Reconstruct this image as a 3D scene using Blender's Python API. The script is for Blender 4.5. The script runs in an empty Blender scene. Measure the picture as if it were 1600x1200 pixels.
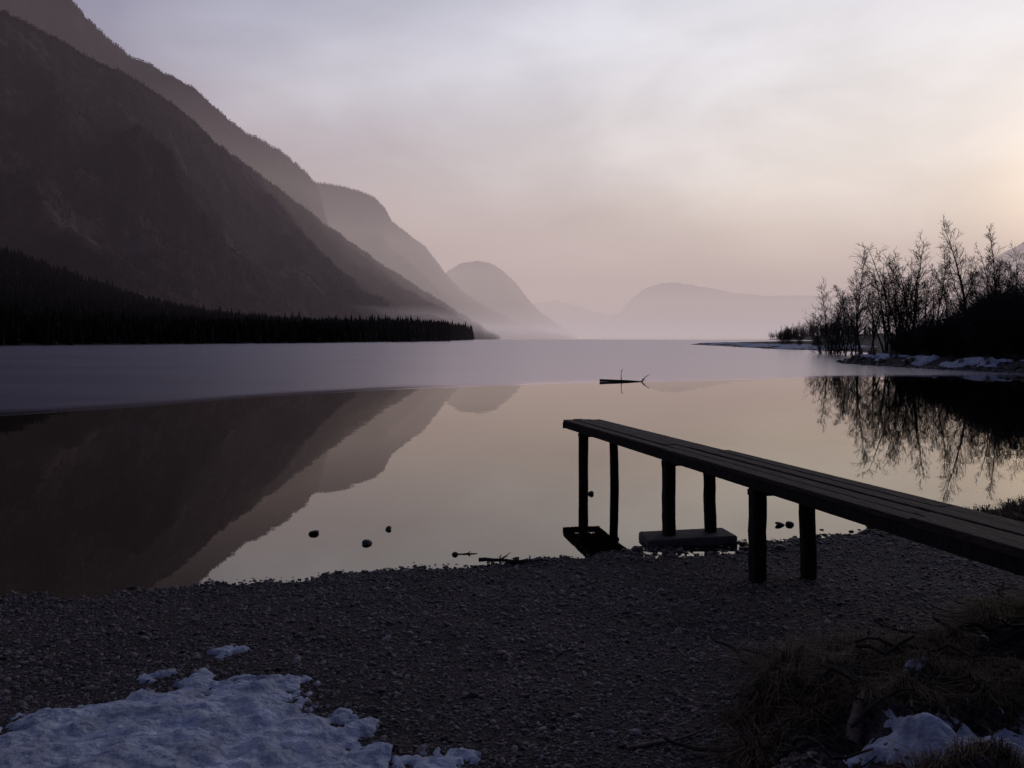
import bpy, math, random
import numpy as np
from mathutils import Vector
random.seed(7); rng=np.random.default_rng(7)
scene=bpy.context.scene
H=1.9      # eye height above the lake
def lin(c):
    return tuple(((v/255)/12.92 if v/255<=0.04045 else ((v/255+0.055)/1.055)**2.4) for v in c)
def lin4(c): return lin(c)+(1.0,)

# ---------------------------------------------------------------- noise
def _h(ix,iy,s):
    n=(ix.astype(np.int64)*374761393+iy.astype(np.int64)*668265263+s*1274126177)&0xffffffff
    n=((n^(n>>13))*1274126177)&0xffffffff
    n=(n^(n>>16))&0xffffffff
    return n/4294967295.0*2-1
def vn(x,y,s=0):
    x=np.asarray(x,float);y=np.asarray(y,float)
    ix=np.floor(x);iy=np.floor(y);fx=x-ix;fy=y-iy
    fx=fx*fx*(3-2*fx);fy=fy*fy*(3-2*fy)
    a=_h(ix,iy,s);b=_h(ix+1,iy,s);c=_h(ix,iy+1,s);d=_h(ix+1,iy+1,s)
    return (a*(1-fx)+b*fx)*(1-fy)+(c*(1-fx)+d*fx)*fy
def fbm(x,y,s=0,o=4,g=.5):
    t=0;a=1;f=1
    for i in range(o):
        t=t+a*vn(x*f+i*17.3,y*f-i*9.1,s+i);a*=g;f*=2.03
    return t
def ss(a,b,x):
    t=np.clip((x-a)/(b-a),0,1);return t*t*(3-2*t)

# ---------------------------------------------------------------- mesh helpers
def mesh_obj(name,V,F,mat=None,smooth=False,parent=None):
    V=np.asarray(V,dtype=np.float32).reshape(-1,3)
    me=bpy.data.meshes.new(name)
    if isinstance(F,np.ndarray): F=[F]
    F=[np.asarray(f,dtype=np.int32) for f in F if len(f)]
    loops=np.concatenate([f.ravel() for f in F])
    tot=np.concatenate([np.full(len(f),f.shape[1],dtype=np.int32) for f in F])
    start=np.concatenate([[0],np.cumsum(tot)[:-1]]).astype(np.int32)
    me.vertices.add(len(V));me.vertices.foreach_set("co",V.ravel())
    me.loops.add(len(loops));me.loops.foreach_set("vertex_index",loops)
    me.polygons.add(len(tot));me.polygons.foreach_set("loop_start",start)
    me.update(calc_edges=True)
    me.polygons.foreach_set("use_smooth",np.full(len(tot),smooth,dtype=bool))
    me.validate()
    ob=bpy.data.objects.new(name,me)
    scene.collection.objects.link(ob)
    if mat: me.materials.append(mat)
    if parent: ob.parent=parent
    return ob
def inst(name,me,loc,rz=0,s=1,parent=None,sz=None):
    ob=bpy.data.objects.new(name,me);scene.collection.objects.link(ob)
    ob.location=loc;ob.rotation_euler=(0,0,rz);ob.scale=(s,s,sz or s)
    if parent: ob.parent=parent
    return ob
def grid_faces(nu,nv):
    i=np.arange(nu-1)[:,None]*nv+np.arange(nv-1)[None,:]
    i=i.ravel()
    return np.stack([i,i+nv,i+nv+1,i+1],1)
def empty(name):
    e=bpy.data.objects.new(name,None);scene.collection.objects.link(e);return e
def tubes(segs,sides=4):
    S=np.asarray(segs,float);P0=S[:,:3];P1=S[:,3:6];R0=S[:,6];R1=S[:,7]
    d=P1-P0;d/=np.linalg.norm(d,axis=1,keepdims=True)+1e-9
    up=np.where(np.abs(d[:,2:3])>.9,np.array([[1.,0,0]]),np.array([[0,0,1.]]))
    a=np.cross(d,up);a/=np.linalg.norm(a,axis=1,keepdims=True);b=np.cross(d,a)
    V=[]
    for k in range(sides):
        t=2*math.pi*k/sides;o=a*math.cos(t)+b*math.sin(t)
        V.append(P0+o*R0[:,None]);V.append(P1+o*R1[:,None])
    V=np.stack(V,1);n=len(S);base=np.arange(n)*2*sides;F=[]
    for k in range(sides):
        k2=(k+1)%sides
        F.append(np.stack([base+2*k,base+2*k2,base+2*k2+1,base+2*k+1],1))
    return V.reshape(-1,3),np.concatenate(F)

# ---------------------------------------------------------------- materials
def new_mat(name):
    m=bpy.data.materials.new(name);m.use_nodes=True
    nt=m.node_tree;nt.nodes.clear();return m,nt,nt.nodes,nt.links
def noise_mat(name,c1,c2,scale=5,rough=.9,bump=.0,bscale=None,c3=None,stretch=None,island=0,detail=6,spec=.3,bdist=.02):
    m,nt,N,L=new_mat(name)
    out=N.new('ShaderNodeOutputMaterial');b=N.new('ShaderNodeBsdfPrincipled')
    g=N.new('ShaderNodeNewGeometry');mp=N.new('ShaderNodeMapping')
    L.new(g.outputs['Position'],mp.inputs[0])
    if stretch: mp.inputs['Scale'].default_value=stretch
    n=N.new('ShaderNodeTexNoise');n.inputs['Scale'].default_value=scale;n.inputs['Detail'].default_value=detail
    n.inputs['Roughness'].default_value=.62
    L.new(mp.outputs[0],n.inputs['Vector'])
    r=N.new('ShaderNodeValToRGB');e=r.color_ramp.elements
    e[0].position=.35;e[0].color=tuple(c1)+(1,);e[1].position=.65;e[1].color=tuple(c2)+(1,)
    if c3: x=e.new(.75);x.color=tuple(c3)+(1,)
    L.new(n.outputs[0],r.inputs[0]);col=r.outputs[0]
    if island:
        mr=N.new('ShaderNodeMapRange');mr.inputs['To Min'].default_value=1-island;mr.inputs['To Max'].default_value=1+island
        L.new(g.outputs['Random Per Island'],mr.inputs[0])
        mx=N.new('ShaderNodeVectorMath');mx.operation='SCALE'
        L.new(col,mx.inputs[0]);L.new(mr.outputs[0],mx.inputs['Scale']);col=mx.outputs[0]
    L.new(col,b.inputs['Base Color']);b.inputs['Roughness'].default_value=rough
    b.inputs['Specular IOR Level'].default_value=spec
    if bump:
        n2=N.new('ShaderNodeTexNoise');n2.inputs['Scale'].default_value=bscale or scale*3;n2.inputs['Detail'].default_value=8
        L.new(mp.outputs[0],n2.inputs['Vector'])
        bp=N.new('ShaderNodeBump');bp.inputs['Strength'].default_value=bump;bp.inputs['Distance'].default_value=bdist
        L.new(n2.outputs[0],bp.inputs['Height']);L.new(bp.outputs[0],b.inputs['Normal'])
    L.new(b.outputs[0],out.inputs[0]);return m

M_bark=noise_mat('bark',(.014,.011,.010),(.03,.024,.022),8)
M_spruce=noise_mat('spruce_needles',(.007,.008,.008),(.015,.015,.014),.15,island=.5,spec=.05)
M_pebble=noise_mat('pebbles',(.052,.041,.042),(.175,.142,.140),45,rough=.7,island=.9,spec=.35)
M_stone=noise_mat('lake_stone',(.022,.019,.018),(.06,.05,.048),12,rough=.6,bump=.4)
M_concrete=noise_mat('concrete',(.05,.045,.043),(.10,.09,.088),9,bump=.5,bdist=.01)
M_snow=noise_mat('snow',(.26,.29,.36),(.52,.57,.70),5.5,rough=.75,bump=1,bscale=20,bdist=.04,spec=.3,c3=(.68,.73,.86),detail=10)
M_drift=noise_mat('driftwood',(.09,.065,.05),(.19,.15,.12),20,bump=.4)
M_twig=noise_mat('wet_twig',(.014,.011,.009),(.048,.037,.030),20)
M_grass=noise_mat('dry_grass',(.040,.028,.016),(.15,.105,.060),6,island=.8)
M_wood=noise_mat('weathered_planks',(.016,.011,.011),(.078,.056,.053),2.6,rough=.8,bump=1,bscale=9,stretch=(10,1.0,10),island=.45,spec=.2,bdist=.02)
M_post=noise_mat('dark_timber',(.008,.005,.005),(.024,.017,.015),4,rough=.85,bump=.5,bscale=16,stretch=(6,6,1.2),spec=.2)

def mountain_mat(name,forest,forest2,rock,scale):
    m,nt,N,L=new_mat(name)
    out=N.new('ShaderNodeOutputMaterial');b=N.new('ShaderNodeBsdfPrincipled');b.inputs['Roughness'].default_value=1
    b.inputs['Specular IOR Level'].default_value=.05
    g=N.new('ShaderNodeNewGeometry')
    mp=N.new('ShaderNodeMapping');L.new(g.outputs['Position'],mp.inputs[0])
    n=N.new('ShaderNodeTexNoise');n.inputs['Scale'].default_value=scale;n.inputs['Detail'].default_value=12;n.inputs['Roughness'].default_value=.7
    L.new(mp.outputs[0],n.inputs['Vector'])
    r=N.new('ShaderNodeValToRGB');e=r.color_ramp.elements
    e[0].position=.36;e[0].color=forest+(1,);e[1].position=.62;e[1].color=forest2+(1,)
    L.new(n.outputs[0],r.inputs[0])
    mp2=N.new('ShaderNodeMapping');mp2.inputs['Scale'].default_value=(1,1,.35);L.new(g.outputs['Position'],mp2.inputs[0])
    n2=N.new('ShaderNodeTexNoise');n2.inputs['Scale'].default_value=scale*1.7;n2.inputs['Detail'].default_value=10;n2.inputs['Roughness'].default_value=.72
    L.new(mp2.outputs[0],n2.inputs['Vector'])
    r2=N.new('ShaderNodeValToRGB');e=r2.color_ramp.elements;e[0].position=.53;e[0].color=(0,0,0,1);e[1].position=.65;e[1].color=(.9,.9,.9,1)
    L.new(n2.outputs[0],r2.inputs[0])
    mx=N.new('ShaderNodeMixRGB');L.new(r2.outputs[0],mx.inputs[0]);L.new(r.outputs[0],mx.inputs[1]);mx.inputs[2].default_value=rock+(1,)
    L.new(mx.outputs[0],b.inputs['Base Color'])
    n3=N.new('ShaderNodeTexNoise');n3.inputs['Scale'].default_value=scale*9;n3.inputs['Detail'].default_value=8
    L.new(mp.outputs[0],n3.inputs['Vector'])
    bp=N.new('ShaderNodeBump');bp.inputs['Strength'].default_value=.9;bp.inputs['Distance'].default_value=14
    L.new(n3.outputs[0],bp.inputs['Height']);L.new(bp.outputs[0],b.inputs['Normal'])
    L.new(b.outputs[0],out.inputs[0]);return m
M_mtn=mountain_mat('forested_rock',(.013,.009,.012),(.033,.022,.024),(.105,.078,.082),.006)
M_mtn_far=mountain_mat('far_hazed_forested_rock',(.03,.026,.03),(.05,.042,.046),(.09,.078,.08),.003)  # paler than the near rock: extra distance haze put into the base colour
M_mtnforest=noise_mat('mountain_forest',(.010,.008,.010),(.034,.022,.022),.006,island=.6,detail=10,spec=.05)

def ground_mat():
    m,nt,N,L=new_mat('gravel_ground')
    out=N.new('ShaderNodeOutputMaterial');b=N.new('ShaderNodeBsdfPrincipled')
    g=N.new('ShaderNodeNewGeometry')
    v=N.new('ShaderNodeTexVoronoi');v.inputs['Scale'].default_value=55;L.new(g.outputs['Position'],v.inputs['Vector'])
    hs=N.new('ShaderNodeSeparateColor');L.new(v.outputs['Color'],hs.inputs[0])
    r=N.new('ShaderNodeValToRGB');e=r.color_ramp.elements;e[0].position=0;e[0].color=(.020,.016,.016,1);e[1].position=1;e[1].color=(.09,.072,.070,1)
    L.new(hs.outputs[0],r.inputs[0])
    n=N.new('ShaderNodeTexNoise');n.inputs['Scale'].default_value=1.3;n.inputs['Detail'].default_value=6;L.new(g.outputs['Position'],n.inputs['Vector'])
    mr=N.new('ShaderNodeMapRange');mr.inputs[1].default_value=.3;mr.inputs[2].default_value=.7;mr.inputs[3].default_value=.55;mr.inputs[4].default_value=1.2
    L.new(n.outputs[0],mr.inputs[0])
    sx=N.new('ShaderNodeSeparateXYZ');L.new(g.outputs['Position'],sx.inputs[0])
    wet=N.new('ShaderNodeMapRange');wet.inputs[1].default_value=.0;wet.inputs[2].default_value=.07;wet.inputs[3].default_value=.9;wet.inputs[4].default_value=1
    L.new(sx.outputs[2],wet.inputs[0])
    mu=N.new('ShaderNodeMath');mu.operation='MULTIPLY';L.new(mr.outputs[0],mu.inputs[0]);L.new(wet.outputs[0],mu.inputs[1])
    sc=N.new('ShaderNodeVectorMath');sc.operation='SCALE';L.new(r.outputs[0],sc.inputs[0]);L.new(mu.outputs[0],sc.inputs['Scale'])
    L.new(sc.outputs[0],b.inputs['Base Color'])
    b.inputs['Roughness'].default_value=.85;b.inputs['Specular IOR Level'].default_value=.15
    bp=N.new('ShaderNodeBump');bp.invert=True;bp.inputs['Strength'].default_value=.9;bp.inputs['Distance'].default_value=.012
    L.new(v.outputs['Distance'],bp.inputs['Height']);L.new(bp.outputs[0],b.inputs['Normal'])
    L.new(b.outputs[0],out.inputs[0]);return m
M_ground=ground_mat()

def water_mat():
    m,nt,N,L=new_mat('calm_lake_water')
    out=N.new('ShaderNodeOutputMaterial')
    fr=N.new('ShaderNodeFresnel');fr.inputs['IOR'].default_value=2.1
    tr=N.new('ShaderNodeBsdfTransparent');tr.inputs[0].default_value=(.88,.86,.80,1)
    gl=N.new('ShaderNodeBsdfGlossy');gl.inputs['Roughness'].default_value=.014;gl.inputs[0].default_value=(1,.965,.88,1)
    g=N.new('ShaderNodeNewGeometry');n=N.new('ShaderNodeTexNoise');n.inputs['Scale'].default_value=.9;n.inputs['Detail'].default_value=3
    L.new(g.outputs['Position'],n.inputs['Vector'])
    bp=N.new('ShaderNodeBump');bp.inputs['Strength'].default_value=.25;bp.inputs['Distance'].default_value=.006
    L.new(n.outputs[0],bp.inputs['Height']);L.new(bp.outputs[0],gl.inputs['Normal'])
    mx=N.new('ShaderNodeMixShader');L.new(fr.outputs[0],mx.inputs[0]);L.new(tr.outputs[0],mx.inputs[1]);L.new(gl.outputs[0],mx.inputs[2])
    L.new(mx.outputs[0],out.inputs[0]);return m
M_water=water_mat()
def ice_mat():
    m,nt,N,L=new_mat('lake_ice')
    out=N.new('ShaderNodeOutputMaterial')
    at=N.new('ShaderNodeAttribute');at.attribute_name='thick'
    g=N.new('ShaderNodeNewGeometry')
    mp=N.new('ShaderNodeMapping');mp.inputs['Scale'].default_value=(.35,1,1);L.new(g.outputs['Position'],mp.inputs[0])
    n=N.new('ShaderNodeTexNoise');n.inputs['Scale'].default_value=.09;n.inputs['Detail'].default_value=9;n.inputs['Roughness'].default_value=.68
    L.new(mp.outputs[0],n.inputs['Vector'])
    mr=N.new('ShaderNodeMapRange');mr.inputs[1].default_value=.35;mr.inputs[2].default_value=.65;mr.inputs[3].default_value=.6;mr.inputs[4].default_value=1.35
    L.new(n.outputs[0],mr.inputs[0])
    col=N.new('ShaderNodeVectorMath');col.operation='SCALE';col.inputs[0].default_value=(.26,.245,.30);L.new(mr.outputs[0],col.inputs['Scale'])
    di=N.new('ShaderNodeBsdfDiffuse');L.new(col.outputs[0],di.inputs[0])
    gl=N.new('ShaderNodeBsdfGlossy');gl.inputs[0].default_value=(.87,.85,.90,1)
    ro=N.new('ShaderNodeMath');ro.operation='MULTIPLY';ro.inputs[1].default_value=.20;L.new(at.outputs['Fac'],ro.inputs[0]);L.new(ro.outputs[0],gl.inputs['Roughness'])
    f=N.new('ShaderNodeMapRange');f.inputs[3].default_value=.92;f.inputs[4].default_value=.68;L.new(at.outputs['Fac'],f.inputs[0])
    mx=N.new('ShaderNodeMixShader');L.new(f.outputs[0],mx.inputs[0]);L.new(di.outputs[0],mx.inputs[1]);L.new(gl.outputs[0],mx.inputs[2])
    L.new(mx.outputs[0],out.inputs[0]);return m
M_ice=ice_mat()

# ---------------------------------------------------------------- terrain
SX=np.array([-200,-40,-8,-3.68,-2.21,-.93,0,1.11,2.09,3.05,5.57,9,17,24,60]);SY=np.array([-30,0,5.3,5.75,6.1,6.42,6.73,6.96,7.24,7.64,8.75,12,20,30,60])
RY=np.array([-50,9,12,20,30,41,46,52,58,62,70,80,92,108,120,132,150,180,216,228,250,300,400,600,700,760,900,1500,3000,15000])
RX=np.array([400,400,12,20,27,28,26.2,25.2,24.6,26,33,38,43,45.5,44,42,43,46,47.5,62,85,125,168,212,222,260,420,700,1400,6000.])
LY=np.array([-50,60,100,170,216,264,339,450,560,594,620,700,1000,2000,15000]);LX=np.array([-500,-260,-170,-109,-86,-63,-42,-32,-27,-26,-45,-110,-260,-500,-3000.])
YBx=np.array([.3,.75,.85,1.03,1.25,1.88,2.37,3.3,5,9]);YBy=np.array([0,2.3,3.1,3.55,3.9,4.1,4.35,5.15,6.2,7.2])
def ground_z(x,y):
    x=np.asarray(x,float);y=np.asarray(y,float)
    w=fbm(x*.9,y*.9,3,3)*.10+fbm(x*3.1,y*3.1,5,3)*.045
    s=np.interp(x,SX,SY)-y+w
    zb=np.where(s>0,np.minimum(.078*s,.9),np.maximum(.065*s,-3.5))
    sr=x-np.interp(y,RY,RX)+fbm(x*.12,y*.12,8,4)*1.1
    steep=.35*ss(75,60,y)+.09
    cap=np.where(y<75,.5,np.where(y<260,.25,3.0))
    zr=np.where(sr>0,np.minimum(steep*sr,cap+.02*np.clip(sr,0,200)),np.maximum(.25*sr,-3.5))+ (sr>0)*fbm(x*.5,y*.5,9,3)*.10*ss(0,2,sr)
    sl=np.interp(y,LY,LX)-x+fbm(x*.02,y*.02,11,3)*5
    zl=np.where(sl>0,np.minimum(.05*sl,1.0)+.012*np.clip(sl-25,0,300),np.maximum(.2*sl,-3.5))
    zl=zl+(sl>0)*(52*np.exp(-(((x+345)/115)**2+((y-430)/150)**2)))*ss(0,60,sl)
    z=np.maximum(np.maximum(zb,zr),zl)
    near=ss(14,10,y)*ss(-10,-6,x)*ss(14,10,x)
    z=z+near*(fbm(x*2.2,y*2.2,21,4)*.012)
    mb=np.interp(x,YBx,YBy)-y+fbm(x*2.6,y*2.6,31,3)*.12
    z=z+near*ss(0,.6,mb)*(.17+.10*fbm(x*3.5,y*3.5,33,4))*ss(.5,1.1,x)
    return z
def axis(segs):
    a=[]
    for s0,s1,d in segs: a+=list(np.arange(s0,s1,d))
    a.append(segs[-1][1]);return np.array(a)
xs=axis([(-15000,-3000,1500),(-3000,-600,200),(-600,-140,14),(-140,-20,3),(-20,-5,.5),(-5,5.6,.045),(5.6,16,.4),(16,60,.5),(60,260,6),(260,1500,90),(1500,15000,1500)])
ys=axis([(-300,-20,20),(-20,1.5,1.2),(1.5,9.5,.045),(9.5,16,.3),(16,66,.5),(66,240,2.5),(240,800,12),(800,3000,120),(3000,15000,1500)])
X,Y=np.meshgrid(xs,ys,indexing='ij')
Z=ground_z(X,Y)
mesh_obj('ground',np.stack([X,Y,Z],-1),grid_faces(len(xs),len(ys)),M_ground,True)
mesh_obj('water',[(-15000,-60,0),(15000,-60,0),(15000,15000,0),(-15000,15000,0)],np.array([[0,1,2,3]]),M_water)

# ice sheet over the far lake
IX=np.array([-400,-60,-30,-12.6,-10.2,-8,-4.6,0,5.5,15,25,60,400]);IY=np.array([2,8,13,18.8,21.4,25,28.8,31.7,34.4,37.3,38.6,41,60.])
ix=axis([(-400,-40,12),(-40,40,.4),(40,400,12)])
e=np.interp(ix,IX,IY)+fbm(ix*.13,ix*0,41,5)*.5
far=700+130*fbm(ix*.006,ix*0,43,3)
tv=np.array([0,.25,.6,1.2,2.2,3.5,5,7,10,15,25,45,80,150,300,600]);V=[];T=[]
for i,x in enumerate(ix):
    for k,t in enumerate(tv):
        y=e[i]+t if k<len(tv)-1 else far[i]
        V.append((x,y,.004 if k else .001));T.append(min(1,t/2.6))
ice=mesh_obj('lake_ice',V,grid_faces(len(ix),len(tv)),M_ice,True)
a=ice.data.attributes.new('thick','FLOAT','POINT');a.data.foreach_set('value',np.array(T,dtype=np.float32))

# ---------------------------------------------------------------- spruces
def spruce(h,lay=7,n=8,seed=0,rr=.17):
    r=random.Random(seed);V=[];F=[]
    for k in range(lay):
        t=k/lay;z0=h*(.06+.86*t);z1=min(h,z0+h*.26);R=h*rr*(1-t)**.85+.15*h*.1
        b=len(V);V.append((0,0,z1));a0=r.random()*6
        for j in range(n):
            q=R*(1 if j%2 else .55)*r.uniform(.75,1.2);a=a0+2*math.pi*j/n
            V.append((q*math.cos(a),q*math.sin(a),z0-h*.03*(j%2)+r.uniform(-.01,.01)*h))
        for j in range(n): F.append((b,b+1+j,b+1+(j+1)%n))
    return np.array(V),np.array(F)
def scatter(name,protos,P,S,mat,parent=None):
    VV=[];FF=[];o=0;A=rng.uniform(0,6.28,len(P));K=rng.integers(0,len(protos),len(P))
    for k,(v,f) in enumerate(protos):
        idx=np.where(K==k)[0]
        if not len(idx): continue
        c=np.cos(A[idx])[:,None];s=np.sin(A[idx])[:,None]
        sc=S[idx][:,None]
        x=(v[None,:,0]*c-v[None,:,1]*s)*sc+P[idx,0:1];y=(v[None,:,0]*s+v[None,:,1]*c)*sc+P[idx,1:2];z=v[None,:,2]*sc+P[idx,2:3]
        VV.append(np.stack([x,y,z],-1).reshape(-1,3))
        FF.append((f[None]+(np.arange(len(idx))*len(v))[:,None,None]).reshape(-1,3)+o);o+=len(idx)*len(v)
    return mesh_obj(name,np.concatenate(VV),np.concatenate(FF),mat,False,parent)
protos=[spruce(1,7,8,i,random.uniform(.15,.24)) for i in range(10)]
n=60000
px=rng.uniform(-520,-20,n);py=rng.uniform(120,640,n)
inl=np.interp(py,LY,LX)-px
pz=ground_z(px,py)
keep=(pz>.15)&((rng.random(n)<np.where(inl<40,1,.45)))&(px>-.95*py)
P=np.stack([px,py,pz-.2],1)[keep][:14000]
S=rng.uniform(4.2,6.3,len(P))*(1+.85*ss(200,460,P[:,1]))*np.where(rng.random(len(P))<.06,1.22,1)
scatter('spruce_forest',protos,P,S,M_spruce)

# ---------------------------------------------------------------- mountains
tinyp=[spruce(1,2,5,50+i,.26) for i in range(4)]
def mountain(name,prof,mat,footk=.55,nu=260,nv=60,rough=.12,seed=1,trees=0,tsize=11,ridge_trees=0,jag=3,back=.35):
    prof=np.array(prof,float)
    u=np.linspace(prof[0,0],prof[-1,0],nu)
    yy=np.interp(u,prof[:,0],prof[:,1]);D=np.interp(u,prof[:,0],prof[:,2])
    k=np.array([.1,.2,.4,.2,.1]);D=np.convolve(np.pad(D,2,mode='edge'),k,'valid')
    RXx=(u-800)/1250*D;RZ=H+(527-yy)/1250*D+jag*fbm(u*.12,u*0,seed,4)
    RZ=np.maximum(RZ,-4)
    tt=np.linspace(0,1+back,nv)
    U,T=np.meshgrid(np.arange(nu),tt,indexing='ij')
    f=footk+(1-footk)*T
    Xm=RXx[:,None]*f;Ym=D[:,None]*f
    prf=np.where(T<=1,T**1.05,1-(T-1)*1.3)
    Zm=-3+(RZ[:,None]+3)*prf
    env=np.sin(np.pi*np.clip(T,0,1))**.8
    nz=fbm(Xm/ (D.mean()*.10),Ym/(D.mean()*.10),seed+5,6,.55)-.5*np.abs(fbm(Xm/(D.mean()*.05),Ym/(D.mean()*.13),seed+9,5))
    Zm=Zm+env*rough*RZ[:,None]*nz*np.where(T<=1,1,0)
    V=np.stack([Xm,Ym,Zm],-1)
    ob=mesh_obj(name,V,grid_faces(nu,nv),mat,True)
    if trees or ridge_trees:
        iu=rng.random(trees)*(nu-1.01);iv=rng.random(trees)**.8*(nv-1)/(1+back)*.985
        r2=rng.random(ridge_trees)*(nu-1.01);v2=(nv-1)/(1+back)*rng.uniform(.985,1.0,ridge_trees)
        dens=fbm(iu*.06,iv*.12,seed+70,4)   # cliffs stay bare
        kp=dens<.35;iu=iu[kp];iv=iv[kp]
        iu=np.concatenate([iu,r2]);iv=np.concatenate([iv,v2])
        a=iu.astype(int);b=iv.astype(int);fa=(iu-a)[:,None];fb=(iv-b)[:,None]
        Pt=(V[a,b]*(1-fa)+V[a+1,b]*fa)*(1-fb)+(V[a,b+1]*(1-fa)+V[a+1,b+1]*fa)*fb
        Pt[:,2]-=1;m=Pt[:,2]>1;Pt=Pt[m]
        scatter(name+'_forest',tinyp,Pt,rng.uniform(.55,1.2,len(Pt))*tsize,M_mtnforest)
    return ob
mountain('mountain',[(-700,-250,1000),(-300,-160,1050),(-100,-50,1100),(0,15,1150),(90,62,1220),(150,95,1270),(200,118,1300),(250,150,1380),(290,178,1450),(340,225,1600),(400,268,1750),(470,320,1950),(510,352,2100),(560,386,2250),(600,415,2350),(640,440,2500),(700,478,2700),(760,515,2900),(790,530,3000)],
  M_mtn,.5,320,90,.10,3,34000,8,2500,3)
mountain('mountain_ridge',[(-400,-500,2300),(-100,-200,2400),(60,-40,2500),(110,-4,2550),(160,48,2600),(200,82,2650),(250,105,2680),(300,132,2700),(345,172,2750),(370,195,2780),(400,213,2800),(440,236,2850),(480,270,2900),(497,292,2950),(505,322,2980),(512,350,3000),(540,385,3050),(600,430,3100),(700,500,3150),(730,530,3200)],
  M_mtn,.7,300,60,.1,23,14000,13,2200,4)
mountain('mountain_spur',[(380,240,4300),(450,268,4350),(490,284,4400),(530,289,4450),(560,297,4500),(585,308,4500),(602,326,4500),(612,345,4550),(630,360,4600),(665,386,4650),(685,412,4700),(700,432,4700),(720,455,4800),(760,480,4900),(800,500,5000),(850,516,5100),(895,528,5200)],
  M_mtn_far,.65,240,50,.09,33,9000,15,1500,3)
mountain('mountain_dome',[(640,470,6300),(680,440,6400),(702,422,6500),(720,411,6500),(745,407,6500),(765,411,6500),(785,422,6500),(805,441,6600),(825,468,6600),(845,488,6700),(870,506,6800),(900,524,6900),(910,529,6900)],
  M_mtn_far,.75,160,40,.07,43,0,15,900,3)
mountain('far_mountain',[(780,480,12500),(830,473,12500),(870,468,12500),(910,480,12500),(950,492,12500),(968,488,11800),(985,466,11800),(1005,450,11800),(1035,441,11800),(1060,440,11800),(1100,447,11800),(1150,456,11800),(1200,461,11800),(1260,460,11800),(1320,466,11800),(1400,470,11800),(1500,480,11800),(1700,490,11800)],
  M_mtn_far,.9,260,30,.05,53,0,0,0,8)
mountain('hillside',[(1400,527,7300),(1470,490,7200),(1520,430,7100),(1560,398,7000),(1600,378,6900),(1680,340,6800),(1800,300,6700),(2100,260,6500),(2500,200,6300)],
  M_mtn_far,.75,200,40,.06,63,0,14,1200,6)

# ---------------------------------------------------------------- haze (absorbing volumes that glow in place of scattered light)
def haze(name,x0,x1,y0,y1,z0,z1,sigma,col):
    V=[(x,y,z) for x in(x0,x1) for y in(y0,y1) for z in(z0,z1)]
    F=np.array([[0,1,3,2],[4,6,7,5],[0,4,5,1],[2,3,7,6],[0,2,6,4],[1,5,7,3]])
    m,nt,N,L=new_mat(name)
    out=N.new('ShaderNodeOutputMaterial');ab=N.new('ShaderNodeVolumeAbsorption');ab.inputs['Color'].default_value=(0,0,0,1);ab.inputs['Density'].default_value=sigma
    em=N.new('ShaderNodeEmission');em.inputs[0].default_value=lin4(col);em.inputs[1].default_value=sigma  # emission stands in for light scattered by the air
    ad=N.new('ShaderNodeAddShader');L.new(ab.outputs[0],ad.inputs[0]);L.new(em.outputs[0],ad.inputs[1]);L.new(ad.outputs[0],out.inputs['Volume'])
    return mesh_obj(name,V,F,m)
haze('haze',-12000,12000,290,14500,-1.7,1000,.9e-4,(156,139,150))
haze('valley_haze',-9000,9000,1600,14000,-1.9,520,1.9e-4,(206,188,183))
haze('lake_mist',-7000,7000,1300,13800,-1.3,55,3.5e-4,(188,175,181))

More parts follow.
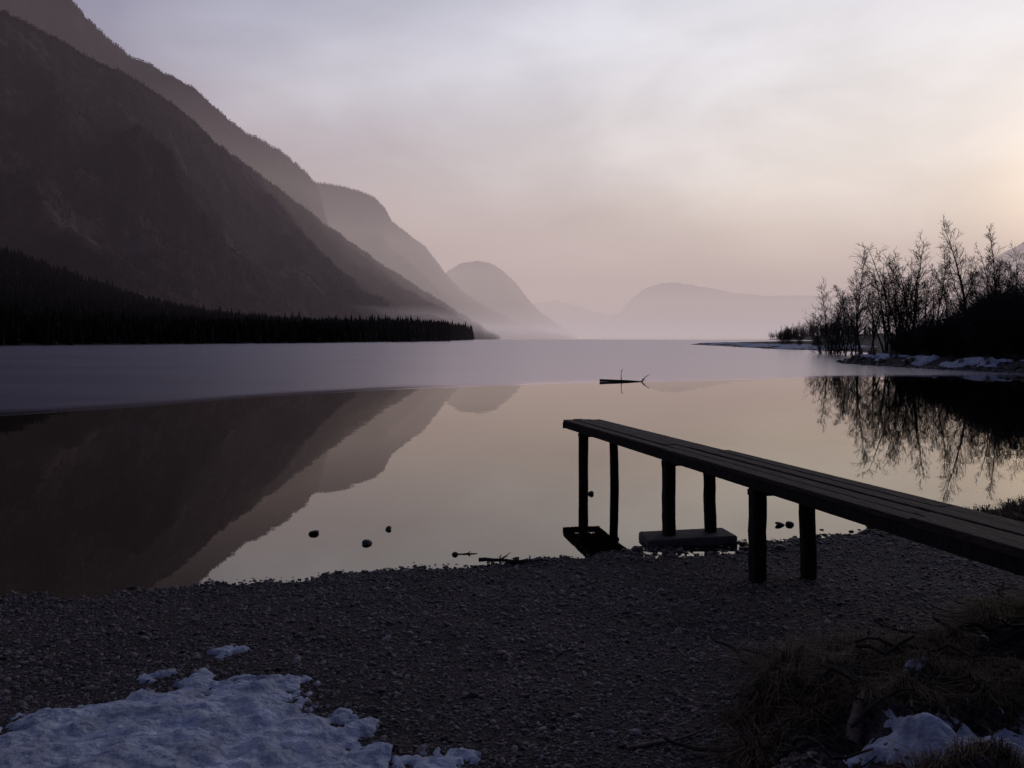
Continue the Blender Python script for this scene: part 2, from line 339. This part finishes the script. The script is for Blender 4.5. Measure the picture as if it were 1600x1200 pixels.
# ---------------------------------------------------------------- bare trees
def polyline(rn,p,d,length,r0,r1,n,bend,up,segs):
    p=np.array(p,float);d=np.array(d,float);d/=np.linalg.norm(d);pts=[p.copy()];dirs=[d.copy()]
    for i in range(n):
        d=d+np.array([rn.gauss(0,bend),rn.gauss(0,bend),rn.gauss(0,bend)+up]);d/=np.linalg.norm(d)
        q=p+d*length/n
        a=r0+(r1-r0)*i/n;b=r0+(r1-r0)*(i+1)/n
        segs.append((*p,*q,a,b));p=q;pts.append(p.copy());dirs.append(d.copy())
    return pts,dirs
def side(rn,d,ang):
    v=np.array([rn.gauss(0,1),rn.gauss(0,1),rn.gauss(0,1)*.5]);v-=d*np.dot(v,d);v/=np.linalg.norm(v)+1e-6
    return d*math.cos(ang)+v*math.sin(ang)
def bare_tree(seed,h,forks=1,spread=.28,start=.3,nb=30,rt=.011,rmin=.015,ang=.8):
    rn=random.Random(seed);segs=[]
    stems=[]
    if forks==1: stems.append(((0,0,-.3),(rn.gauss(0,.03),rn.gauss(0,.03),1),h,h*rt))
    else:
        for i in range(forks):
            a=i*6.28/forks+rn.random();t=rn.uniform(.12,.38)
            stems.append(((0.15*math.cos(a),.15*math.sin(a),-.3),(math.cos(a)*t,math.sin(a)*t,1),h*rn.uniform(.7,1),h*rt*.75))
    for p,d,L,r in stems:
        ns=14;pts,drs=polyline(rn,p,d,L,r,rmin,ns,.05,.02,segs)
        for b in range(nb):
            t=start+(1-start)*(b+rn.random())/nb;k=min(ns-1,int(t*ns));f=t*ns-k
            q=pts[k]*(1-f)+pts[k+1]*f if k<ns else pts[k]
            bl=spread*L*(1.15-t)*rn.uniform(.6,1.25)+.25
            bp,bd=polyline(rn,q,side(rn,drs[k],rn.uniform(ang*.7,ang*1.25)),bl,max(rmin,r*(1-t)*.42),rmin*.8,5,.13,.10,segs)
            for s in range(6 if bl>.8 else 3):
                j=rn.randint(1,4)
                cp,cd=polyline(rn,bp[j],side(rn,bd[j],rn.uniform(.4,.9)),bl*rn.uniform(.3,.6),rmin*.95,rmin*.7,3,.16,.08,segs)
                for w in range(3):
                    j2=rn.randint(1,3)
                    polyline(rn,cp[j2],side(rn,cd[j2],.7),bl*rn.uniform(.12,.3),rmin*.75,rmin*.5,2,.15,.05,segs)
    return segs
def tree_mesh(name,segs,sides=4):
    V,F=tubes(segs,sides)
    me=mesh_obj(name,V,F,M_bark);m=me.data;bpy.data.objects.remove(me);return m
variants={
 'slender':tree_mesh('slender_tree',bare_tree(1,12,1,.17,.22,50,.010,.012,.65)),
 'slender2':tree_mesh('slender_tree_b',bare_tree(2,12,1,.20,.28,46,.011,.012,.65)),
 'slender3':tree_mesh('slender_tree_c',bare_tree(12,12,1,.22,.35,40,.012,.012,.7)),
 'broad':tree_mesh('broad_tree',bare_tree(3,9,5,.29,.2,17,.013,.011)),
 'broad2':tree_mesh('broad_tree_b',bare_tree(4,9,6,.33,.2,17,.013,.011)),
 'mid':tree_mesh('mid_tree',bare_tree(5,10,2,.27,.22,30,.012,.012)),
 'shrub':tree_mesh('shrub_a',bare_tree(6,4,9,.36,.05,12,.008,.011),3),
 'shrub2':tree_mesh('shrub_b',bare_tree(8,4,11,.34,.03,11,.008,.011,1.0),3),
}
vh={'slender':12,'slender2':12,'slender3':12,'broad':8.3,'broad2':8.3,'mid':9.6,'shrub':3.7,'shrub2':3.7}
def put_tree(kind,px,ytop,D,name='bare_tree',parent=None,rz=None):
    x=(px-800)/1250*D;z=float(ground_z(x,D));h=H+(527-ytop)/1250*D-z
    return inst(name,variants[kind],(x,D,z-.05),random.uniform(0,6.28) if rz is None else rz,h/vh[kind],parent)
for k,px,yt,D in [('broad2',1303,438,88),('broad',1318,450,84),('broad',1292,468,92),('slender3',1344,384,76),('mid',1334,425,80),('mid',1354,428,80),('slender',1366,426,72),('broad',1388,398,70),('broad2',1416,370,66),('broad',1404,386,78),('mid',1436,390,70),('slender2',1461,376,64),('broad',1448,425,76),('slender',1480,410,72),('slender3',1506,338,62),('slender2',1494,396,70),('mid',1518,404,74),('mid',1530,394,66),
                  ('slender',1553,345,60),('slender2',1540,385,66),('broad',1588,370,58),('broad2',1572,388,64),('slender3',1600,350,66),('broad',1560,410,72),('broad2',1640,365,60),('slender2',1680,350,62),('mid',1730,380,60)]:
    put_tree(k,px,yt,D)
th=empty('shrub_thicket')
c_=0
while c_<105:
    px=random.uniform(1425,1800) if c_>20 else random.uniform(1335,1430);D=random.uniform(47,64) if px>1430 else random.uniform(60,72)
    if (px-800)/1250*D<np.interp(D,RY,RX)+3.2: continue
    yt=np.interp(px,[1330,1400,1450,1500,1560,1600,1750],[530,515,490,474,462,456,440])+random.uniform(-6,22)
    put_tree(random.choice(['shrub','shrub2']),px,yt,D,'shrub',th);c_+=1
br=[]
rn=random.Random(5)
while len(br)<26000:
    D=rn.uniform(47,66);px=rn.uniform(1345,1800) if rn.random()<.1 else rn.uniform(1425,1800);x=(px-800)/1250*D
    if x<np.interp(D,RY,RX)+2.9: continue
    z=float(.4+rn.uniform(0,1)**1.3*np.interp(px,[1345,1430,1480,1540,1600],[.3,1.0,2.5,3.9,4.5]))
    d=np.array([rn.gauss(0,.6),rn.gauss(0,.6),1]);d/=np.linalg.norm(d);q=np.array([x,D,z]);e2=q+d*rn.uniform(.4,1.1)
    br.append((*q,*e2,.018,.009))
V,F=tubes(br,3);mesh_obj('brush',V,F,M_bark,parent=th)
dl=empty('distant_tree_line')
for i in range(60):
    px=random.uniform(1199,1340);D=random.uniform(640,735)
    x=max((px-800)/1250*D,float(np.interp(D,RY,RX))+4)
    t=inst('tree',variants[random.choice(['broad','broad2','mid'])],(x,D,float(ground_z(x,D))-.2),random.uniform(0,6),random.uniform(.9,1.6)*(.6+.5*min(1,(px-1195)/60)),dl)
P=[];
for i in range(90):
    D=rn.uniform(640,760);x=float(np.interp(D,RY,RX))+rn.uniform(3,90);P.append((x,D,float(ground_z(x,D))-.3))
P=np.array(P);scatter('far_conifers',protos,P,rng.uniform(4,10,len(P)),M_spruce,dl)
for px,yt,D in [(1222,514,150),(1232,508,150),(1250,516,140),(1275,520,128)]:
    put_tree('shrub',px,yt,D,'shrub')

# ---------------------------------------------------------------- snow
def poly_sd(px,py,poly):
    poly=np.array(poly);d=np.full(px.shape,1e9);ins=np.zeros(px.shape,bool);n=len(poly)
    for i in range(n):
        a=poly[i];b=poly[(i+1)%n];ex,ey=b-a
        t=np.clip(((px-a[0])*ex+(py-a[1])*ey)/(ex*ex+ey*ey),0,1)
        d=np.minimum(d,np.hypot(px-a[0]-t*ex,py-a[1]-t*ey))
        c=((a[1]>py)!=(b[1]>py))&(px<(b[0]-a[0])*(py-a[1])/(b[1]-a[1]+1e-12)+a[0]);ins^=c
    return np.where(ins,d,-d)
def snow(name,poly,res,thick,nf,na,seed,ramp,capd=.26):
    p=np.array(poly);xx=np.arange(p[:,0].min()-.1*ramp-res*3,p[:,0].max()+res*3,res);yy=np.arange(p[:,1].min()-res*3,p[:,1].max()+res*3,res)
    X,Y=np.meshgrid(xx,yy,indexing='ij')
    sd=np.minimum(poly_sd(X,Y,poly),capd*max(1,ramp*4))+na*fbm(X*nf,Y*nf,seed,6,.68)
    t=np.sign(sd)*np.clip(np.abs(sd)/ramp,0,1)**.6*thick
    Z=ground_z(X,Y)+t+(sd>0)*thick*(.5*fbm(X*nf*2.6,Y*nf*2.6,seed+3,4))*np.clip(sd/ramp,0,1)
    ok=(t>-thick*.9)
    F=grid_faces(len(xx),len(yy));m=ok.ravel()[F].any(axis=1)
    ob=mesh_obj(name,np.stack([X,Y,Z],-1),F[m],M_snow,True);return ob
snow('snow_patch',[(-3.2,3.3),(-2.22,3.5),(-2.13,3.66),(-1.91,3.74),(-1.75,3.99),(-1.6,4.07),(-1.29,4.12),(-1.08,3.95),(-.91,3.72),(-.74,3.45),(-.55,3.5),(-.50,3.36),(-.6,3.26),(-.52,3.17),(-.50,3.0),(-.5,2.5),(-3.2,2.3)],.0125,.034,4.2,.125,71,.17,.24)
snow('snow_patch',[(-1.76,4.45),(-1.6,4.54),(-1.48,4.48),(-1.6,4.36)],.012,.02,7,.05,72,.05)
snow('snow_patch',[(-1.88,4.08),(-1.78,4.16),(-1.68,4.1),(-1.78,4.0)],.012,.02,7,.05,73,.05)
snow('snow_patch',[(-.42,3.12),(-.3,3.16),(-.15,3.07),(-.2,2.9),(-.5,2.9)],.012,.02,8,.06,74,.05)
snow('snow_patch',[(1.2,2.80),(1.5,2.92),(1.9,3.0),(2.3,3.0),(2.3,2.6),(1.9,2.62),(1.6,2.55),(1.35,2.66)],.012,.020,4.5,.11,75,.1,.1)
snow('snow_patch',[(1.28,3.2),(1.38,3.27),(1.46,3.2),(1.36,3.13)],.012,.02,8,.04,76,.05)
snow('snow_patch',[(1.55,3.3),(1.7,3.38),(1.8,3.3),(1.66,3.24)],.012,.02,8,.05,86,.05)
def shore_band(y0,y1,a,b):
    ys_=np.linspace(y0,y1,7);L1=[(float(np.interp(q,RY,RX))+a,q) for q in ys_];L2=[(float(np.interp(q,RY,RX))+b,q) for q in ys_[::-1]];return L1+L2
snow('snow_patch',shore_band(45.5,49.5,.9,2.9),.12,.13,.7,.85,77,.5,.5)
snow('snow_patch',shore_band(51.0,54.0,.9,2.8),.12,.13,.7,.8,87,.5,.5)
snow('snow_patch',shore_band(55.5,59,1.0,2.8),.12,.12,.7,.8,78,.5,.5)
snow('snow_patch',[(43.6,130),(45,152),(48.5,185),(49.5,214),(56,222),(54,170),(55,130),(50,114),(46.5,116)],.8,.13,.12,3.0,79,2.5)

# ---------------------------------------------------------------- gravel
ico=[];t=(1+5**.5)/2
for s in((-1,t,0),(1,t,0),(-1,-t,0),(1,-t,0),(0,-1,t),(0,1,t),(0,-1,-t),(0,1,-t),(t,0,-1),(t,0,1),(-t,0,-1),(-t,0,1)): ico.append(s)
ico=np.array(ico)/math.sqrt(1+t*t)
icf=np.array([(0,11,5),(0,5,1),(0,1,7),(0,7,10),(0,10,11),(1,5,9),(5,11,4),(11,10,2),(10,7,6),(7,1,8),(3,9,4),(3,4,2),(3,2,6),(3,6,8),(3,8,9),(4,9,5),(2,4,11),(6,2,10),(8,6,7),(9,8,1)])
def pebbles(name,P,R,mat,flat=.6):
    n=len(P);a=rng.uniform(0,6.28,n);sx=R*rng.uniform(.8,1.35,n);sy=R*rng.uniform(.7,1.0,n);sz=R*rng.uniform(flat*.6,flat*1.2,n)
    v=ico[None]*rng.uniform(.8,1.15,(n,12,1));x=v[...,0]*sx[:,None];y=v[...,1]*sy[:,None]
    z=v[...,2]*sz[:,None]+x*rng.uniform(-.4,.4,(n,1));c=np.cos(a)[:,None];s=np.sin(a)[:,None]
    V=np.stack([x*c-y*s+P[:,0:1],x*s+y*c+P[:,1:2],z+P[:,2:3]],-1)
    F=(icf[None]+(np.arange(n)*12)[:,None,None]).reshape(-1,3)
    return mesh_obj(name,V,F,mat,False)
N0=130000
y=rng.uniform(2.5,10.5,N0);x=rng.uniform(-1,1,N0)*(.64*y+.9)
sd=np.interp(x,SX,SY)-y
mb=np.interp(x,YBx,YBy)-y
k=(sd>-.25)|((sd>-2)&(rng.random(N0)<.25))
k&=~((mb>.15)&(x>.8)&(rng.random(N0)<.8))
x=x[k];y=y[k]
R=np.clip(rng.lognormal(-5.05,.5,len(x)),.003,.028)*np.interp(y,[3,8],[.95,1.25])
pebbles('gravel',np.stack([x,y,ground_z(x,y)+R*.15],1),R,M_pebble)
x=rng.uniform(-4.5,6,1900);y=np.interp(x,SX,SY)+rng.normal(-.03,.15,1900)
R=np.clip(rng.lognormal(-4.15,.45,1900),.008,.055)
R=R*np.where(x>1,1.2,.8)
pebbles('shoreline_stones',np.stack([x,y,ground_z(x,y)+R*.1],1),R,M_stone)
for (sx_,sy_,r) in [(-1.92,7.75,.065),(-1.33,7.35,.06),(-1.22,7.9,.045),(2.72,8.1,.055),(2.82,8.12,.05),(-.5,7.0,.03),(.95,9.7,.05)]:
    o=pebbles('stone',np.array([[0,0,0.]]),np.array([r*1.25]),M_stone,.6);o.location=(sx_,sy_,.005)
    md=o.modifiers.new('s','SUBSURF');md.levels=1;md.render_levels=1

# ---------------------------------------------------------------- jetty
jet=empty('wooden_jetty')
A=np.array([.69,10.8,.79]);dirv=np.array([.212,-1,.0235]);dl_=np.linalg.norm(dirv);dirv/=dl_
nr=np.array([-dirv[1],dirv[0],0]);nr/=np.linalg.norm(nr)
upv=np.cross(nr,dirv);upv=upv if upv[2]>0 else -upv
def obox(name,l0,l1,w0,w1,h0,h1,mat,bev=.006,jit=0):
    V=[]
    for l in(l0,l1):
        for w in(w0,w1):
            for h in(h0,h1):
                V.append(A+dirv*l+nr*w+upv*h+np.array([random.uniform(-jit,jit),random.uniform(-jit,jit),random.uniform(-jit,jit)]))
    F=np.array([[0,1,3,2],[4,6,7,5],[0,4,5,1],[2,3,7,6],[0,2,6,4],[1,5,7,3]])
    o=mesh_obj(name,V,F,mat,False,jet)
    if bev:
        b=o.modifiers.new('b','BEVEL');b.width=bev;b.segments=2
    return o
W=.52;LEN=9.2
nb=4;bw=W/nb
for i in range(nb):
    cuts=[0,random.uniform(3.0,3.8),random.uniform(6.2,7.2),LEN]
    for j in range(3):
        l0=cuts[j]+(random.uniform(-.03,.02) if j==0 else .004);l1=cuts[j+1]-.004
        obox('plank_%d_%d'%(i,j),l0,l1,i*bw+.006,(i+1)*bw-.006,-.035+random.uniform(-.002,.002),random.uniform(-.006,.006),M_wood,.006,.003)
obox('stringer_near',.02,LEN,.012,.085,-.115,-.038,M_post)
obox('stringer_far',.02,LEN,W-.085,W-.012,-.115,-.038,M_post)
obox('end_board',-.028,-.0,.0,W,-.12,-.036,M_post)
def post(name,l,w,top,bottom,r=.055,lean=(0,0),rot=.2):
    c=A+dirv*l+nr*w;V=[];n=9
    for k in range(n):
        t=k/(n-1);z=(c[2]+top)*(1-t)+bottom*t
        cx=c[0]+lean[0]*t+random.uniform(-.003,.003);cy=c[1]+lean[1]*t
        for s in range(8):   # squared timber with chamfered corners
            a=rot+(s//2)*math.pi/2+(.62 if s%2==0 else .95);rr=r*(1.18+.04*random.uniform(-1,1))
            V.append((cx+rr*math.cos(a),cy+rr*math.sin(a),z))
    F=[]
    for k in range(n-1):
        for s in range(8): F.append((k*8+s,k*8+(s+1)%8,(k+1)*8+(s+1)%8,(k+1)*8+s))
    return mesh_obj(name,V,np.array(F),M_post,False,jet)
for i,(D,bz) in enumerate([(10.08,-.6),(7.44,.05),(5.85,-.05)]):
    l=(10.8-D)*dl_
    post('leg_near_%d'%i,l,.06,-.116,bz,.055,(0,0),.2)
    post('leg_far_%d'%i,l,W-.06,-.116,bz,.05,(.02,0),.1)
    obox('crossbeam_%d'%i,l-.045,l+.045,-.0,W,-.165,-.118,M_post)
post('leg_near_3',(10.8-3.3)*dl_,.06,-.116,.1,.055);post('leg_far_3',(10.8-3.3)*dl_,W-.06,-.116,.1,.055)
c=A+dirv*(10.8-7.42)*dl_+nr*W/2
hw,hd=.43,.17
V=[(-hw,-hd,-.2),(hw,-hd*1.05,-.2),(hw,hd,-.2),(-hw,hd,-.2),(-hw*.98,-hd*.95,.055),(hw*1.0,-hd*1.0,.075),(hw*.97,hd,.075),(-hw*.96,hd,.06)]
cb=mesh_obj('concrete_footing',V,np.array([[0,3,2,1],[4,5,6,7],[0,1,5,4],[1,2,6,5],[2,3,7,6],[3,0,4,7]]),M_concrete)
cb.location=(c[0]-.03,c[1],0);cb.rotation_euler=(0,0,.12);b=cb.modifiers.new('b','BEVEL');b.width=.02;b.segments=3

# ---------------------------------------------------------------- branches, driftwood, roots
def branch(name,p,d,L,r,mat,nside=6,seed=0,bend=.08,up=0,follow=False,ret=False):
    rn=random.Random(seed);s=[];pts,dr=polyline(rn,(0,0,0),d,L,r,r*.35,9,bend,up,s)
    for i in range(nside):
        j=rn.randint(2,8);v=side(rn,dr[j],rn.uniform(.6,1.2));v[2]=abs(v[2])+.15
        p2,d2=polyline(rn,pts[j],v,L*rn.uniform(.1,.26),r*.4,r*.15,4,.15,.03,s)
        polyline(rn,p2[2],side(rn,d2[2],.7),L*.08,r*.2,r*.1,2,.1,0,s)
    s=np.array(s)
    if follow:   # lie on the ground
        for o in (0,3):
            wx=s[:,o]+p[0];wy=s[:,o+1]+p[1];s[:,o+2]=s[:,o+2]*.25+ground_z(wx,wy)-p[2]+r*.6
    if ret:
        s[:,0:3]+=np.array(p);s[:,3:6]+=np.array(p);return s
    V,F=tubes(s,6);o=mesh_obj(name,V,F,mat,True);o.location=p;return o
def gz(x,y): return float(ground_z(x,y))
branch('fallen_branch',(3.75,34.2,.06),(1,.02,.0),2.3,.06,M_twig,2,3,.02)
branch('fallen_branch',(4.7,34.3,.05),(-.15,0,.9),.50,.02,M_twig,2,4,.1)
branch('driftwood',(-.28,6.72,.03),(1,.12,.02),.52,.018,M_twig,5,5)
branch('driftwood',(-.05,6.66,.03),(1,.3,.05),.36,.02,M_twig,3,6)
branch('driftwood',(-.5,7.0,.0),(1,.1,.0),.2,.01,M_twig,3,7)
branch('stick',(.45,3.14,gz(.45,3.14)),(1,.03,0),.40,.009,M_drift,1,8,.1,0,True)
branch('stick',(.78,3.10,gz(.78,3.10)),(1,-.12,0),.34,.010,M_drift,1,9,.1,0,True)
branch('log',(1.22,2.88,gz(1.22,2.88)),(.6,.7,0),.36,.030,M_drift,0,10,.05,0,True)
S_=[]
for i in range(700):
    x=random.uniform(.9,3.6);y=np.interp(x,YBx,YBy)-abs(random.gauss(0,.6))+.05
    big=random.random()<.18
    S_.append(branch('',(x,y,gz(x,y)+.01),(random.uniform(-1,1),random.uniform(-.6,.6),random.uniform(-.05,.7)),random.uniform(.25,.7) if big else random.uniform(.08,.3),random.uniform(.008,.018) if big else random.uniform(.002,.007),M_twig,1,120+i,.22,0,True,True))
V,F=tubes(np.concatenate(S_),5);mesh_obj('root_debris',V,F,M_twig,True)
for i in range(9):
    x=random.uniform(38,48);y=random.uniform(95,150)
    branch('dead_twig',(x,y,-.05),(random.gauss(0,.4),0,1),random.uniform(.6,1.4),.02,M_twig,3,60+i,.1)

# ---------------------------------------------------------------- dry grass
def grass(name,n,pts,hmin,hmax,w,lean):
    V=np.zeros((n,5,3));
    k=rng.integers(0,len(pts),n);C=pts[k]
    a=rng.uniform(0,6.28,n);off=np.abs(rng.normal(0,.055,n))
    bx=C[:,0]+np.cos(a)*off;by=C[:,1]+np.sin(a)*off;bz=ground_z(bx,by)-.005
    h=rng.uniform(hmin,hmax,n)*C[:,2];ln=lean*rng.uniform(.3,1.3,n);a2=a+rng.normal(0,.9,n)
    dx=np.cos(a2)*ln*h;dy=np.sin(a2)*ln*h;wx=-np.sin(a2)*w;wy=np.cos(a2)*w
    V[:,0]=np.stack([bx-wx,by-wy,bz],1);V[:,1]=np.stack([bx+wx,by+wy,bz],1)
    V[:,2]=np.stack([bx+dx*.35-wx*.8,by+dy*.35-wy*.8,bz+h*.65],1);V[:,3]=np.stack([bx+dx*.35+wx*.8,by+dy*.35+wy*.8,bz+h*.65],1)
    V[:,4]=np.stack([bx+dx*1.2,by+dy*1.2,bz+h*.5],1)
    b=np.arange(n)*5
    return mesh_obj(name,V,[np.stack([b,b+1,b+3,b+2],1),np.stack([b+2,b+3,b+4],1)],M_grass)
pts=[]
while len(pts)<460:
    x=random.uniform(.8,3.8);y=random.uniform(2.3,5.6);m=np.interp(x,YBx,YBy)-y
    if m>-.08 and fbm(np.array([x*2.2]),np.array([y*2.2]),91,2)[0]>-.2 and not (1.2<x<2.4 and 2.5<y<2.98) : pts.append((x,y,random.uniform(.4,1.15)*(1.35 if m<.35 else .7)))
grass('dry_grass',80000,np.array(pts),.04,.14,.0016,1.4)
pts=[]
for i in range(60):
    x=random.uniform(24.5,33);D=random.uniform(41,60)
    if ground_z(x,D)>.1: pts.append((x,D,2.5))
for i in range(40):
    x=random.uniform(4.6,7);pts.append((x,float(np.interp(x,SX,SY))-random.uniform(0,.5),.8))
grass('shore_grass',9000,np.array(pts),.1,.28,.004,.8)
x=[];y=[]
for i in range(420):
    D=random.uniform(40.5,62);x.append(float(np.interp(D,RY,RX))+random.uniform(-.7,.8));y.append(D)
x=np.array(x);y=np.array(y);R=rng.uniform(.08,.28,len(x))
pebbles('bank_stones',np.stack([x,y,np.maximum(ground_z(x,y),0)],1),R,M_stone)

# ---------------------------------------------------------------- world
az=math.radians(36.5);el=math.radians(7.0)
sund=Vector((math.sin(az)*math.cos(el),math.cos(az)*math.cos(el),math.sin(el)))
w=bpy.data.worlds.new("World");scene.world=w;w.use_nodes=True
nt=w.node_tree;N=nt.nodes;L=nt.links;N.clear()
out=N.new('ShaderNodeOutputWorld');bg=N.new('ShaderNodeBackground');L.new(bg.outputs[0],out.inputs[0])
tc=N.new('ShaderNodeTexCoord');nm=N.new('ShaderNodeVectorMath');nm.operation='NORMALIZE';L.new(tc.outputs['Generated'],nm.inputs[0])
sp=N.new('ShaderNodeSeparateXYZ');L.new(nm.outputs[0],sp.inputs[0])
def math_(op,a,b=None,clamp=False):
    m=N.new('ShaderNodeMath');m.operation=op;m.use_clamp=clamp
    for i,v in enumerate((a,b)):
        if v is None: continue
        if isinstance(v,(int,float)): m.inputs[i].default_value=v
        else: L.new(v,m.inputs[i])
    return m.outputs[0]
def mapr(v,a,b,c,d,sm=False):
    m=N.new('ShaderNodeMapRange');m.interpolation_type='SMOOTHSTEP' if sm else 'LINEAR'
    L.new(v,m.inputs[0])
    for i,q in enumerate((a,b,c,d)): m.inputs[i+1].default_value=q
    return m.outputs[0]
azim=math_('ARCTAN2',sp.outputs[0],sp.outputs[1])
mp=N.new('ShaderNodeMapping');mp.inputs['Scale'].default_value=(1,1,2.2);mp.inputs['Rotation'].default_value=(0,.25,0);L.new(nm.outputs[0],mp.inputs[0])
n1=N.new('ShaderNodeTexNoise');n1.inputs['Scale'].default_value=2.3;n1.inputs['Detail'].default_value=7;n1.inputs['Roughness'].default_value=.45;n1.inputs['Distortion'].default_value=.3
L.new(mp.outputs[0],n1.inputs['Vector'])
n2=N.new('ShaderNodeTexNoise');n2.inputs['Scale'].default_value=5;n2.inputs['Detail'].default_value=9;n2.inputs['Roughness'].default_value=.55;n2.inputs['Distortion'].default_value=.5
L.new(mp.outputs[0],n2.inputs['Vector'])
wob=mapr(n1.outputs[0],.3,.7,-.12,.12)
a1=math_('ADD',azim,wob)
fac=mapr(a1,-.44,.36,0,1,False)
ez=math_('ADD',sp.outputs[2],mapr(n2.outputs[0],.3,.7,-.014,.014))
def ramp(stops):
    r=N.new('ShaderNodeValToRGB');e=r.color_ramp.elements
    e[0].position=stops[0][0];e[0].color=lin4(stops[0][1]);e[1].position=stops[-1][0];e[1].color=lin4(stops[-1][1])
    for p,c in stops[1:-1]:
        x=e.new(p);x.color=lin4(c)
    L.new(ez,r.inputs[0]);return r.outputs[0]
cl=ramp([(0,(212,184,170)),(.08,(206,180,170)),(.14,(188,168,168)),(.2,(174,161,170)),(.3,(156,153,170)),(.4,(138,142,166)),(.55,(84,92,126)),(1,(54,61,92))])
cr=ramp([(0,(255,218,184)),(.06,(255,230,202)),(.11,(255,240,220)),(.2,(253,247,240)),(.3,(250,248,250)),(.42,(236,238,249)),(.58,(120,127,158)),(1,(56,63,94))])
mx=N.new('ShaderNodeMixRGB');L.new(fac,mx.inputs[0]);L.new(cl,mx.inputs[1]);L.new(cr,mx.inputs[2])
back=mapr(sp.outputs[1],-.20,.50,0,1,True)
mb_=N.new('ShaderNodeMixRGB');L.new(back,mb_.inputs[0]);mb_.inputs[1].default_value=lin4((56,60,86));L.new(mx.outputs[0],mb_.inputs[2])
cloud=math_('MULTIPLY',mapr(n1.outputs[0],.35,.65,.94,1.12),mapr(n2.outputs[0],.35,.68,.95,1.08))
mul=N.new('ShaderNodeVectorMath');mul.operation='SCALE';L.new(mb_.outputs[0],mul.inputs[0]);L.new(cloud,mul.inputs['Scale'])
dt=N.new('ShaderNodeVectorMath');dt.operation='DOT_PRODUCT';L.new(nm.outputs[0],dt.inputs[0]);dt.inputs[1].default_value=sund
dd=math_('MAXIMUM',dt.outputs['Value'],0.0)
gsum=math_('ADD',math_('MULTIPLY',math_('POWER',dd,260.0),.8),math_('MULTIPLY',math_('POWER',dd,14.0),.10))
gl=N.new('ShaderNodeVectorMath');gl.operation='SCALE';gl.inputs[0].default_value=(1.0,.70,.36);L.new(gsum,gl.inputs['Scale'])
ad=N.new('ShaderNodeVectorMath');ad.operation='ADD';L.new(mul.outputs[0],ad.inputs[0]);L.new(gl.outputs[0],ad.inputs[1])
sky=N.new('ShaderNodeTexSky');sky.sky_type='NISHITA';sky.sun_disc=False;sky.sun_elevation=el;sky.sun_rotation=az
sk=N.new('ShaderNodeVectorMath');sk.operation='SCALE';L.new(sky.outputs[0],sk.inputs[0]);sk.inputs['Scale'].default_value=.003
a2=N.new('ShaderNodeVectorMath');a2.operation='ADD';L.new(ad.outputs[0],a2.inputs[0]);L.new(sk.outputs[0],a2.inputs[1])
L.new(a2.outputs[0],bg.inputs[0]);bg.inputs[1].default_value=1.0

sl=bpy.data.lights.new('sun','SUN');sl.energy=.35;sl.angle=math.radians(5);sl.color=(1,.76,.52)
so=bpy.data.objects.new('sun',sl);scene.collection.objects.link(so)
so.rotation_euler=(-sund).to_track_quat('-Z','Y').to_euler()

# ---------------------------------------------------------------- camera
cam=bpy.data.cameras.new('camera');co=bpy.data.objects.new('camera',cam);scene.collection.objects.link(co)
co.location=(0,0,H);co.rotation_euler=(math.radians(90),0,0)
cam.sensor_width=36;cam.lens=36*1250/1600;cam.shift_y=-73/1600;cam.clip_end=40000;cam.clip_start=.05
scene.camera=co
scene.view_settings.view_transform='Standard';scene.view_settings.look='None'
